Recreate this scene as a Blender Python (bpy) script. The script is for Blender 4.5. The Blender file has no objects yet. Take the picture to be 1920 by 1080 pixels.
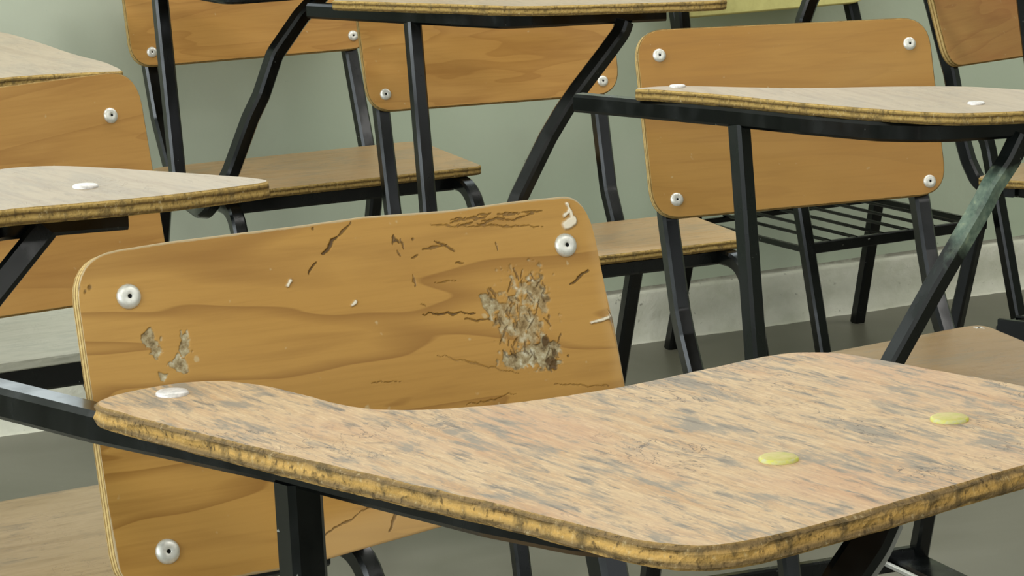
import bpy, bmesh, math, random
import numpy as np
from mathutils import Vector, Matrix

S = bpy.context.scene
COL = S.collection

P_LEFT = 60.0
P_FRONT = 7.0
P_CEIL = 18.0
P_BACK = 23.0
CAMROLL = -0.029394
TABROT = 0.0

# ------------------------------------------------------------------ camera
cam = bpy.data.cameras.new('camera')
cam.sensor_width = 36.0
cam.lens = 6007.94 / 1920 * 36.0
cam.clip_start = 0.05
camo = bpy.data.objects.new('camera', cam)
COL.objects.link(camo)
camo.matrix_world = (Matrix.Translation((0, 0, 1.29588))
                     @ Matrix.Rotation(math.pi / 2 - 0.197478, 4, 'X')
                     @ Matrix.Rotation(CAMROLL, 4, 'Z'))
S.camera = camo

# ------------------------------------------------------------------ light, exposure
S.view_settings.view_transform = 'Standard'
S.view_settings.look = 'None'
S.view_settings.gamma = 1.0
S.view_settings.use_curve_mapping = False
S.view_settings.exposure = 0.0

w = bpy.data.worlds.new('daylight_sky')
S.world = w
w.use_nodes = True
w.node_tree.nodes['Background'].inputs[0].default_value = (0.80, 0.90, 1.0, 1)
w.node_tree.nodes['Background'].inputs[1].default_value = 1.0

# wall frame: origin on the wall foot, SD along the wall (to the right), ND out of it into the room
WO = Vector((-0.8827, 5.3298, 0)); SD = Vector((0.8862, 0.4634, 0)).normalized(); ND = Vector((0.4634, -0.8862, 0)).normalized()
WANG = math.atan2(SD.y, SD.x)
def room(s, n, z=0.0): return WO + SD * s + ND * n + Vector((0, 0, z))
S0, S1, N1, H = -4.0, 5.2, 8.2, 3.0          # room extent along the wall, out of it, and its height

def area(name, loc, look, sx, sy, power, color):
    l = bpy.data.lights.new(name, 'AREA'); l.shape = 'RECTANGLE'; l.size = sx; l.size_y = sy
    l.energy = power; l.color = color
    o = bpy.data.objects.new(name, l); COL.objects.link(o); o.location = loc
    o.rotation_euler = (Vector(look) - Vector(loc)).to_track_quat('-Z', 'Y').to_euler()
    return o
WINDOWS_LEFT = [(0.5, 2.9), (3.6, 5.4), (6.0, 7.7)]     # openings of the left wall, measured out from the back wall
for a, b in WINDOWS_LEFT:
    area('window_daylight', room(S0 - 0.12, (a + b) / 2, 1.70), room(S0 + 1, (a + b) / 2, 1.50), b - a, 1.8, P_LEFT * (1.6 if a < 1 else 1.0), (0.90, 0.98, 1.0))  # first opening added and boosted to brighten the floor by the back wall
WINDOWS_BACK = [(-3.5, -0.8), (-0.7, 2.0), (2.1, 4.8)]     # high openings of the back wall, above the frame of the photograph
for a, b in WINDOWS_BACK:
    area('window_daylight', room((a + b) / 2, -0.18, 2.0), room((a + b) / 2, 1, 1.9), b - a, 1.2, P_BACK, (0.88, 0.98, 0.97))
WINDOWS_FRONT = [(-3.2, -1.2), (-0.4, 1.6), (2.4, 4.4)]  # openings of the wall behind the camera
for a, b in WINDOWS_FRONT:
    area('window_daylight', room((a + b) / 2, N1 + 0.12, 1.95), room((a + b) / 2, N1 - 1, 1.80), b - a, 1.4, P_FRONT, (1.0, 0.98, 0.93))
for s_, n_ in ((-1.6, 1.6), (0.6, 1.6), (2.8, 1.6), (-1.6, 4.6), (0.6, 4.6), (2.8, 4.6), (-1.6, 6.6), (0.6, 6.6), (2.8, 6.6)):
    area('ceiling_fill_light', room(s_, n_, H - 0.10), room(s_, n_, 0), 1.4, 0.4, P_CEIL * (1.35 if n_ < 3 else 0.85), (1.0, 0.98, 0.94))  # unseen fill lights, added under the ceiling to light the room

# ------------------------------------------------------------------ node helpers
def lin(c):
    return tuple(((v / 255) / 12.92 if v / 255 <= 0.04045 else ((v / 255 + 0.055) / 1.055) ** 2.4) for v in c) + (1.0,)

class NT:
    def __init__(s, name):
        s.m = bpy.data.materials.new(name); s.m.use_nodes = True
        s.t = s.m.node_tree; s.b = s.t.nodes['Principled BSDF']
        s.tc = s.t.nodes.new('ShaderNodeTexCoord'); s.co = s.tc.outputs['Object']
    def n(s, typ, **kw):
        x = s.t.nodes.new(typ)
        for k, v in kw.items(): setattr(x, k, v)
        return x
    def put(s, sock, v):
        if hasattr(v, 'is_output') or isinstance(v, bpy.types.NodeSocket): s.t.links.new(v, sock)
        else: sock.default_value = v
    def mapping(s, scale, loc=(0, 0, 0), rot=(0, 0, 0), rnd=True):
        mp = s.n('ShaderNodeMapping')
        mp.inputs['Scale'].default_value = scale; mp.inputs['Rotation'].default_value = rot
        if rnd:
            oi = s.n('ShaderNodeObjectInfo')
            vm = s.n('ShaderNodeVectorMath', operation='MULTIPLY_ADD')
            cx = s.n('ShaderNodeCombineXYZ')
            for i in range(3): s.t.links.new(oi.outputs['Random'], cx.inputs[i])
            s.t.links.new(cx.outputs[0], vm.inputs[0]); vm.inputs[1].default_value = (13.7, 7.1, 9.3); vm.inputs[2].default_value = loc
            s.t.links.new(vm.outputs[0], mp.inputs['Location'])
        else: mp.inputs['Location'].default_value = loc
        s.t.links.new(s.co, mp.inputs['Vector'])
        return mp.outputs[0]
    def noise(s, vec, scale=1.0, detail=4, rough=0.55, dist=0.0):
        x = s.n('ShaderNodeTexNoise'); s.t.links.new(vec, x.inputs['Vector'])
        x.inputs['Scale'].default_value = scale; x.inputs['Detail'].default_value = detail
        x.inputs['Roughness'].default_value = rough; x.inputs['Distortion'].default_value = dist
        return x.outputs['Fac']
    def ramp(s, fac, stops, interp='LINEAR'):
        r = s.n('ShaderNodeValToRGB'); r.color_ramp.interpolation = interp
        e = r.color_ramp.elements
        while len(e) < len(stops): e.new(0.5)
        for q, (p, c) in zip(e, stops):
            q.position = p; q.color = c if len(c) == 4 else lin(c)
        s.put(r.inputs[0], fac); return r.outputs[0]
    def mask(s, fac, a, b):
        r = s.n('ShaderNodeMapRange'); r.inputs[1].default_value = a; r.inputs[2].default_value = b
        s.put(r.inputs[0], fac); r.clamp = True; return r.outputs[0]
    def mix(s, f, a, b, mode='MIX'):
        x = s.n('ShaderNodeMix', data_type='RGBA', blend_type=mode)
        s.put(x.inputs[0], f); s.put(x.inputs[6], a); s.put(x.inputs[7], b); return x.outputs[2]
    def math(s, op, a, b=0.0):
        x = s.n('ShaderNodeMath', operation=op); s.put(x.inputs[0], a); s.put(x.inputs[1], b); return x.outputs[0]
    def attr(s, name):
        x = s.n('ShaderNodeAttribute', attribute_name=name); return x.outputs['Fac']
    def bump(s, h, strength=0.3, dist=0.001):
        x = s.n('ShaderNodeBump'); x.inputs['Strength'].default_value = strength; x.inputs['Distance'].default_value = dist
        s.put(x.inputs['Height'], h); s.t.links.new(x.outputs[0], s.b.inputs['Normal'])
    def out(s, color, rough=0.5, metal=0.0, spec=0.5, coat=0.0):
        s.put(s.b.inputs['Base Color'], color); s.put(s.b.inputs['Roughness'], rough)
        s.b.inputs['Metallic'].default_value = metal; s.b.inputs['Specular IOR Level'].default_value = spec
        s.b.inputs['Coat Weight'].default_value = coat; s.b.inputs['Coat Roughness'].default_value = 0.2
        return s.m

def panel_wood(name, base, light, dark, worn=False, lines=0.45, rot=0.0):
    t = NT(name)
    g = t.noise(t.mapping((8, 3.0, 34), rot=(rot, 0, 0)), 1.0, 5, 0.55, 1.2)
    f = t.noise(t.mapping((30, 10, 320), rot=(rot, 0, 0)), 1.0, 3, 0.6)
    b = t.noise(t.mapping((4, 2.2, 7), rot=(rot, 0, 0)), 1.0, 2, 0.5, 0.8)
    c = t.ramp(b, [(0.3, base), (0.7, light)])
    # growth lines: thin darker contours of a slow noise
    wv = t.noise(t.mapping((2, 1.5, 11), rot=(rot, 0, 0)), 1.0, 3, 0.45, 0.5)
    fr = t.math('FRACT', t.math('MULTIPLY', wv, 9.0))
    ln = t.math('MULTIPLY', t.mask(fr, 0.62, 0.97), t.mask(fr, 1.0, 0.965))
    c = t.mix(t.math('MULTIPLY', ln, lines), c, lin(dark))
    c = t.mix(t.math('MULTIPLY', t.mask(g, 0.52, 0.72), 0.35), c, lin(dark))
    c = t.mix(t.math('MULTIPLY', t.mask(f, 0.45, 0.75), 0.18), c, lin(dark))
    rough = 0.42
    sp = t.noise(t.mapping((90, 90, 90)), 1.0, 2, 0.5)
    c = t.mix(t.math('MULTIPLY', t.mask(sp, 0.73, 0.78), 0.5), c, lin((196, 180, 140)))
    e = t.attr('edgewear')
    en = t.noise(t.mapping((60, 60, 60)), 1.0, 4, 0.7)
    ew = t.mask(t.math('ADD', e, t.math('MULTIPLY', en, 0.8)), 1.02, 1.22)
    c = t.mix(ew, c, lin((172, 150, 112)))
    if worn:
        c = t.mix(t.math('MULTIPLY', t.attr('pale'), 0.75), c, lin((196, 158, 102)))
        n1 = t.noise(t.mapping((140, 140, 140)), 1.0, 4, 0.65)
        cc = t.ramp(n1, [(0.30, (92, 76, 50)), (0.44, (146, 126, 90)), (0.56, (176, 162, 128)), (0.70, (206, 198, 174))])
        c = t.mix(t.attr('chip'), c, cc)
        c = t.mix(t.attr('scratch'), c, lin((86, 62, 30)))
        c = t.mix(t.attr('white'), c, lin((226, 214, 190)))
        h = t.math('SUBTRACT', t.math('ADD', t.attr('white'), t.math('MULTIPLY', n1, t.attr('chip'))), t.math('ADD', t.attr('chip'), t.attr('scratch')))
        t.bump(h, 0.8, 0.0012)
        rough = t.math('ADD', 0.42, t.math('MULTIPLY', t.attr('chip'), 0.4))
    else:
        t.bump(f, 0.15, 0.0004)
    return t.out(c, rough, spec=0.35)

def ply_edge(name, cols, k=5.0, grime=0.5):
    t = NT(name)
    l = t.attr('lay')
    n1 = t.noise(t.mapping((70, 70, 40)), 1.0, 4, 0.65)
    n2 = t.noise(t.mapping((260, 260, 200)), 1.0, 3, 0.6)
    x = t.math('FRACT', t.math('ADD', t.math('MULTIPLY', l, k * 0.5), t.math('MULTIPLY', n1, 0.45)))
    c = t.ramp(x, [(0.0, cols[0]), (0.36, cols[1]), (0.46, cols[2]), (0.60, cols[2]), (0.72, cols[1]), (1.0, cols[0])])
    c = t.mix(t.math('MULTIPLY', t.mask(n1, 0.52, 0.66), grime), c, lin((78, 66, 44)))
    c = t.mix(t.math('MULTIPLY', t.mask(n2, 0.56, 0.68), grime), c, lin((60, 48, 30)))
    c = t.mix(t.math('MULTIPLY', t.mask(n2, 0.40, 0.28), 0.35), c, lin((206, 188, 144)))
    t.bump(t.math('ADD', n1, n2), 0.8, 0.002)
    return t.out(c, 0.8, spec=0.2)

def top_wood(name, tan, grey, pale, dark, axis='x', greyness=0.5, rough=0.5, ink=1.0, spec=0.16):
    t = NT(name)
    a, b = (1.0, 1.0)
    st = (5.0, 38.0, 10) if axis == 'x' else (38.0, 5.0, 10)
    st2 = (26.0, 150.0, 30) if axis == 'x' else (150.0, 26.0, 30)
    rot = (0, 0, TABROT if axis == 'x' else 0.0)
    g1 = t.noise(t.mapping(st, rot=rot), 1.0, 5, 0.6, 0.6)
    g2 = t.noise(t.mapping(st2, rot=rot), 1.0, 4, 0.65, 0.4)
    k3 = 2.0 if ink > 0.9 else 1.0
    g3 = t.noise(t.mapping((7 * k3, 14 * k3, 5) if axis == 'x' else (12, 7, 5), rot=rot), 1.0, 6, 0.68, 0.8)
    c = t.ramp(g1, [(0.30, tan), (0.5, pale), (0.68, tan)])
    if ink > 0.9:
        g4 = t.noise(t.mapping((60, 420, 60), rot=rot), 1.0, 3, 0.7, 0.3)
        c = t.mix(t.math('MULTIPLY', t.mask(g4, 0.50, 0.68), 0.45), c, lin((128, 112, 98)))
        c = t.mix(t.math('MULTIPLY', t.mask(g4, 0.44, 0.30), 0.4), c, lin((222, 196, 156)))
        gr = t.noise(t.mapping((45, 110, 40), loc=(5, 2, 1)), 1.0, 4, 0.7, 1.5)
        c = t.mix(t.math('MULTIPLY', t.mask(gr, 0.60, 0.70), 0.55), c, lin((112, 98, 86)))
        rd = t.noise(t.mapping((4, 9, 4), loc=(2, 6, 1)), 1.0, 3, 0.5)
        c = t.mix(t.math('MULTIPLY', t.mask(rd, 0.52, 0.66), 0.35), c, lin((178, 132, 100)))
    gm = t.math('ADD', t.math('MULTIPLY', g3, 0.55), t.math('MULTIPLY', g2, 0.45))
    c = t.mix(t.math('MULTIPLY', t.mask(gm, 0.50, 0.58), greyness), c, lin(grey))
    c = t.mix(t.math('MULTIPLY', t.mask(g2, 0.58, 0.70), 0.55 * ink), c, lin(dark))
    c = t.mix(t.math('MULTIPLY', t.mask(g2, 0.42, 0.32), 0.45), c, lin(pale))
    # fine scribbles and knife lines: contours of a twisted noise
    q = t.noise(t.mapping((16, 30, 10)), 1.0, 3, 0.6, 2.2)
    ql = t.math('ABSOLUTE', t.math('SUBTRACT', q, 0.5))
    qm = t.noise(t.mapping((9, 11, 9), loc=(3, 1, 2)), 1.0, 2, 0.5)
    sc = t.math('MULTIPLY', t.mask(ql, 0.012, 0.003), t.mask(qm, 0.50, 0.58))
    c = t.mix(t.math('MULTIPLY', sc, 0.8 * ink), c, lin(dark))
    t.bump(t.math('SUBTRACT', g2, sc), 0.35, 0.0008)
    return t.out(c, rough, spec=spec)

def black_paint(name, tint=(5, 7, 7), wear=0.5, rough=0.17, painted_sheen=False):
    t = NT(name)
    n1 = t.noise(t.mapping((90, 90, 90)), 1.0, 4, 0.6)
    n2 = t.noise(t.mapping((25, 25, 12)), 1.0, 4, 0.6)
    c = t.ramp(n2, [(0.35, tint), (0.7, (10, 13, 12))])
    c = t.mix(t.math('MULTIPLY', t.mask(n1, 0.73, 0.76), wear), c, lin((176, 178, 168)))
    if painted_sheen:      # pale green patch on the upper stay: worn paint plus a painted window reflection
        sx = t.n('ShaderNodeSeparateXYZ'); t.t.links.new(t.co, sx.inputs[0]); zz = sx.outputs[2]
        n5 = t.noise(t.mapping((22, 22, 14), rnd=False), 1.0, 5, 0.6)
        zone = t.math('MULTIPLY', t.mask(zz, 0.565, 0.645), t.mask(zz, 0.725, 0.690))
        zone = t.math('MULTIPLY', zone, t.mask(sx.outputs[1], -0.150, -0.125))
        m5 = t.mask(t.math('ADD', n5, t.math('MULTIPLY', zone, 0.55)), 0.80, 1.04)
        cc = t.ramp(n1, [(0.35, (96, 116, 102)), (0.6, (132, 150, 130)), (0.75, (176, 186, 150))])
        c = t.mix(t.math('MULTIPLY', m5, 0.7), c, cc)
    r = t.math('ADD', rough, t.math('MULTIPLY', t.mask(n2, 0.4, 0.7), 0.15))
    t.bump(n2, 0.06, 0.001)
    return t.out(c, r, spec=0.4)

def plain(name, col, rough=0.5, metal=0.0, spec=0.5, scale=120, amount=0.25, col2=None):
    t = NT(name)
    n1 = t.noise(t.mapping((scale,) * 3), 1.0, 3, 0.6)
    c = t.mix(t.math('MULTIPLY', t.mask(n1, 0.4, 0.7), amount), lin(col), lin(col2 or tuple(int(v * 0.7) for v in col)))
    return t.out(c, rough, metal, spec)

M = {}
M['panelA'] = panel_wood('varnished_plywood_scarred', (174, 128, 56), (186, 142, 72), (128, 84, 26), worn=True, lines=0.6, rot=0.03)
M['panel'] = panel_wood('varnished_plywood', (178, 130, 62), (190, 144, 78), (140, 92, 38), lines=0.35)
M['panelC'] = panel_wood('varnished_plywood_smooth', (170, 122, 54), (178, 134, 68), (142, 98, 46), lines=0.16)
M['panelH'] = panel_wood('varnished_plywood_reddish', (172, 120, 68), (182, 138, 78), (140, 84, 44), lines=0.3)
M['panelG'] = plain('yellow_painted_plywood', (212, 206, 132), 0.6, scale=60, amount=0.35, col2=(180, 170, 100))
M['edgeA'] = ply_edge('battered_plywood_edge', [(190, 150, 82), (152, 122, 72), (116, 94, 60)], 3.0, 0.75)
M['edge'] = ply_edge('plywood_edge', [(180, 150, 88), (140, 114, 62), (96, 74, 38)], 4.0, 0.55)
M['edgeP'] = ply_edge('clean_plywood_edge', [(196, 168, 112), (176, 146, 90), (120, 92, 46)], 5.0, 0.15)
M['tabA'] = top_wood('worn_writing_tablet', (176, 140, 98), (136, 124, 106), (188, 160, 122), (84, 74, 64), 'x', 0.95, 0.55, 1.0)
M['tab'] = top_wood('scuffed_writing_tablet', (154, 136, 112), (138, 128, 112), (166, 149, 124), (108, 94, 76), 'x', 0.35, 0.42, 0.35)
M['seat'] = top_wood('worn_plywood_seat', (176, 142, 98), (150, 138, 116), (186, 156, 116), (116, 94, 66), 'y', 0.5, 0.38, 0.3)
M['seatC'] = top_wood('worn_orange_plywood_seat', (136, 110, 72), (120, 112, 92), (144, 118, 82), (120, 94, 66), 'y', 0.45, 0.35, 0.3)
M['seatE'] = top_wood('bleached_worn_plywood_seat', (130, 110, 78), (112, 100, 80), (150, 130, 98), (84, 68, 48), 'y', 0.5, 0.4, 0.3)
M['seatF'] = top_wood('grey_worn_seat', (168, 166, 150), (152, 152, 140), (178, 176, 160), (120, 118, 104), 'y', 0.4, 0.5, 0.2)
M['black'] = black_paint('black_enamel_tube')
M['black_sheen'] = black_paint('chipped_enamel_painted_sheen', (8, 14, 12), 1.0, 0.24, True)
M['rivet'] = plain('nickel_rivet', (226, 224, 214), 0.38, 0.55, 0.5, 300, 0.3)
M['hole'] = plain('rivet_hole', (24, 22, 20), 0.8)
M['yellow'] = plain('yellow_painted_bolt_head', (188, 184, 66), 0.5, 0.0, 0.5, 260, 0.9, (176, 172, 140))
M['yellow_top'] = plain('worn_bolt_head_top', (184, 168, 108), 0.6, 0.0, 0.3, 200, 0.9, (168, 164, 78))
M['silver'] = plain('bare_bolt_head', (214, 208, 202), 0.4, 0.3, 0.5, 260, 0.5)

# ------------------------------------------------------------------ mesh helpers
def link(name, me, mats, parent=None, smooth=False):
    o = bpy.data.objects.new(name, me); COL.objects.link(o)
    for m in mats: me.materials.append(m)
    if parent: o.parent = parent
    if smooth:
        for f in me.polygons: f.use_smooth = True
    return o

def fillet(pts, r, n=5):
    pts = [Vector(q) for q in pts]; out = [pts[0]]
    for i in range(1, len(pts) - 1):
        a, b, c = pts[i - 1], pts[i], pts[i + 1]
        u, v = (a - b), (c - b); lu, lv = u.length, v.length
        if lu < 1e-6 or lv < 1e-6: continue
        ang = math.pi - u.angle(v)
        if ang < 0.05: out.append(b); continue
        d = min(r * math.tan(ang / 2), lu * 0.48, lv * 0.48)
        p0, p1 = b + u / lu * d, b + v / lv * d
        for k in range(n + 1):
            t = k / n
            out.append((1 - t) ** 2 * p0 + 2 * t * (1 - t) * b + t * t * p1)
    out.append(pts[-1]); return out

def tube_mesh(pts, w, h, ref=(0, 0, 1), cr=0.16, seg=1, name='tube', width_at=None):
    """square tube with rounded corners swept along pts; h is the size along ref"""
    pts = [Vector(q) for q in pts]
    ref = Vector(ref)
    sec = []
    r = cr * min(w, h)
    for sx, sy, a0 in ((1, 1, 0), (-1, 1, 90), (-1, -1, 180), (1, -1, 270)):
        for k in range(seg + 1):
            a = math.radians(a0 + 90 * k / seg)
            sec.append((sx * (w / 2 - r) + r * math.cos(a), sy * (h / 2 - r) + r * math.sin(a)))
    n = len(sec); V = []; F = []
    up = None
    for i, q in enumerate(pts):
        t0 = (q - pts[i - 1]).normalized() if i else None
        t1 = (pts[i + 1] - q).normalized() if i < len(pts) - 1 else None
        t = (t0 + t1).normalized() if (t0 and t1) else (t0 or t1)
        base = ref if up is None else up
        u = (base - t * base.dot(t))
        if u.length < 1e-4: u = t.orthogonal()
        u.normalize(); up = u
        s = t.cross(u)
        k = 1.0
        if t0 and t1: k = 1.0 / max(0.75, math.cos(t0.angle(t1) / 2))
        for x, y in sec: V.append(q + s * x * (k if abs(s.dot((t1 - t0)) if t0 and t1 else 0) > 1e-5 else 1) + u * y)
    for i in range(len(pts) - 1):
        for k in range(n):
            a = i * n + k; b = i * n + (k + 1) % n
            F.append((a, b, b + n, a + n))
    F.append(tuple(reversed(range(n)))); F.append(tuple(range((len(pts) - 1) * n, len(pts) * n)))
    me = bpy.data.meshes.new(name); me.from_pydata(V, [], F); me.validate(); me.update()
    bm = bmesh.new(); bm.from_mesh(me); bmesh.ops.recalc_face_normals(bm, faces=bm.faces); bm.to_mesh(me); bm.free()
    return me

def tube(name, pts, w, h, parent, mat, ref=(0, 0, 1), smooth=True):
    o = link(name, tube_mesh(pts, w, h, ref, name=name), [mat], parent)
    if smooth:
        for f in o.data.polygons: f.use_smooth = len(f.vertices) == 4
        try: o.data.set_sharp_from_angle(angle=math.radians(28))
        except Exception: pass
    return o

def smooth_loop(P, it=2):
    for _ in range(it):
        Q = []
        for i in range(len(P)):
            a, b = P[i], P[(i + 1) % len(P)]
            Q += [(a[0] * .75 + b[0] * .25, a[1] * .75 + b[1] * .25), (a[0] * .25 + b[0] * .75, a[1] * .25 + b[1] * .75)]
        P = Q
    return P

def area2(P): return sum(P[i][0] * P[(i + 1) % len(P)][1] - P[(i + 1) % len(P)][0] * P[i][1] for i in range(len(P)))

def resample(P, step):
    out = []
    for i in range(len(P)):
        a, b = P[i], P[(i + 1) % len(P)]
        L = math.hypot(b[0] - a[0], b[1] - a[1]); k = max(1, int(L / step))
        for j in range(k): out.append((a[0] + (b[0] - a[0]) * j / k, a[1] + (b[1] - a[1]) * j / k))
    return out

def prism(name, P, z0, z1, bev, fr=None, jit=0.0, seed=0):
    """plate with outline P (2-D); slots: 0 faces, 1 edge. fr maps (u,v,t) to 3-D"""
    rnd = random.Random(seed)
    if area2(P) < 0: P = P[::-1]
    n = len(P); N = []
    for i in range(n):
        a, b = P[i - 1], P[(i + 1) % n]
        d = (b[0] - a[0], b[1] - a[1]); l = math.hypot(*d) or 1
        N.append((d[1] / l, -d[0] / l))
    if fr is None: fr = lambda u, v, t: (u, v, t)
    th = z1 - z0
    rings = [(-bev, 0.0), (0, bev), (0, th * 0.36), (0, th * 0.68), (0, th - bev), (-bev * 1.2, th)]
    V = []; lay = []
    ph = [0.0] * n
    for ri, (off, t) in enumerate(rings):
        nz = [rnd.uniform(-1, 1) for _ in range(n)]
        nz = [(nz[i - 1] + nz[i] + nz[(i + 1) % n]) / 3 for i in range(n)]
        for i in range(n):
            o = off + jit * nz[i] * (1.0 if 0 < ri < 5 else 0.6)
            V.append(fr(P[i][0] + N[i][0] * o, P[i][1] + N[i][1] * o, z0 + t)); lay.append(t / th)
    F = []; mi = []
    for r in range(len(rings) - 1):
        for i in range(n):
            j = (i + 1) % n
            F.append((r * n + i, r * n + j, (r + 1) * n + j, (r + 1) * n + i)); mi.append(1)
    F.append(tuple(reversed(range(n)))); mi.append(0)
    F.append(tuple(range((len(rings) - 1) * n, len(rings) * n))); mi.append(0)
    me = bpy.data.meshes.new(name); me.from_pydata(V, [], F)
    me.polygons.foreach_set('material_index', mi)
    a = me.attributes.new('lay', 'FLOAT', 'POINT'); a.data.foreach_set('value', lay)
    me.update(); return me

def rounded_quad(Q, r, n=7):
    """Q: four 2-D corners; returns outline with rounded corners"""
    out = []
    for i in range(4):
        a, b, c = Vector(Q[i - 1]), Vector(Q[i]), Vector(Q[(i + 1) % 4])
        ri = r[i] if isinstance(r, (list, tuple)) else r
        u, v = (a - b).normalized(), (c - b).normalized()
        p0, p1 = b + u * ri, b + v * ri
        for k in range(n + 1):
            t = k / n
            # nearly circular arc
            m = (1 - t) ** 2 * p0 + 2 * t * (1 - t) * (b * 0.96 + (p0 + p1) * 0.02) + t * t * p1
            out.append((m.x, m.y))
    return out

def dome(r, h, rh, name):
    """domed rivet head with a small hole, axis +X"""
    V = []; F = []; mi = []; n = 20
    prof = [(r, 0), (r * 0.98, h * 0.35), (r * 0.86, h * 0.72), (r * 0.6, h * 0.95), (rh * 1.25, h), (rh, h * 0.9), (rh * 0.9, h * 0.35)]
    for q, x in prof:
        for k in range(n):
            a = 2 * math.pi * k / n; V.append((x, q * math.cos(a), q * math.sin(a)))
    for i in range(len(prof) - 1):
        for k in range(n):
            F.append((i * n + k, i * n + (k + 1) % n, (i + 1) * n + (k + 1) % n, (i + 1) * n + k)); mi.append(0 if i < 5 else 1)
    F.append(tuple(range((len(prof) - 1) * n, len(prof) * n))); mi.append(1)
    me = bpy.data.meshes.new(name); me.from_pydata(V, [], F); me.polygons.foreach_set('material_index', mi)
    for f in me.polygons: f.use_smooth = True
    me.materials.append(M['rivet']); me.materials.append(M['hole'])
    return me

def bolt_mesh(r, h, mat, name, flat=False):
    V = []; F = []; n = 22
    prof = [(r, 0), (r * 1.0, h * 0.5), (r * 0.9, h * 0.85), (r * 0.55, h), (0.0001, h * 1.05)]
    for q, z in prof:
        for k in range(n):
            a = 2 * math.pi * k / n; V.append((q * math.cos(a), q * math.sin(a), z))
    for i in range(len(prof) - 1):
        for k in range(n): F.append((i * n + k, i * n + (k + 1) % n, (i + 1) * n + (k + 1) % n, (i + 1) * n + k))
    me = bpy.data.meshes.new(name); me.from_pydata(V, [], F)
    for f in me.polygons: f.use_smooth = True
    me.materials.append(mat)
    if mat.name == 'yellow_painted_bolt_head':
        me.materials.append(M['yellow_top'])
        for f in me.polygons:
            if f.index >= 2 * n: f.material_index = 1
    return me

# ------------------------------------------------------------------ painted wear of the front chair's backrest (in its own plane: y across, z up)
def vnoise(y, z, f, seed):
    rs = np.random.RandomState(seed); g = rs.rand(64, 64)
    a = (y * f) % 63; b = (z * f) % 63
    i, j = a.astype(int), b.astype(int); fa, fb = a - i, b - j
    fa = fa * fa * (3 - 2 * fa); fb = fb * fb * (3 - 2 * fb)
    i1, j1 = (i + 1) % 64, (j + 1) % 64
    return g[i, j] * (1 - fa) * (1 - fb) + g[i1, j] * fa * (1 - fb) + g[i, j1] * (1 - fa) * fb + g[i1, j1] * fa * fb
def fbm(y, z, f, seed, o=4):
    s = 0; a = 0.5
    for k in range(o): s = s + a * vnoise(y + k * 1.37 + 3, z + k * 2.1 + 3, f * 2 ** k, seed + k); a *= 0.5
    return s / (1 - 0.5 ** o)
def smooth01(x, a, b): t = np.clip((x - a) / (b - a), 0, 1); return t * t * (3 - 2 * t)
def segd(y, z, p, q):
    dy, dz = q[0] - p[0], q[1] - p[1]; L2 = dy * dy + dz * dz
    t = np.clip(((y - p[0]) * dy + (z - p[1]) * dz) / L2, 0, 1)
    return np.hypot(y - p[0] - t * dy, z - p[1] - t * dz), t
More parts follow.
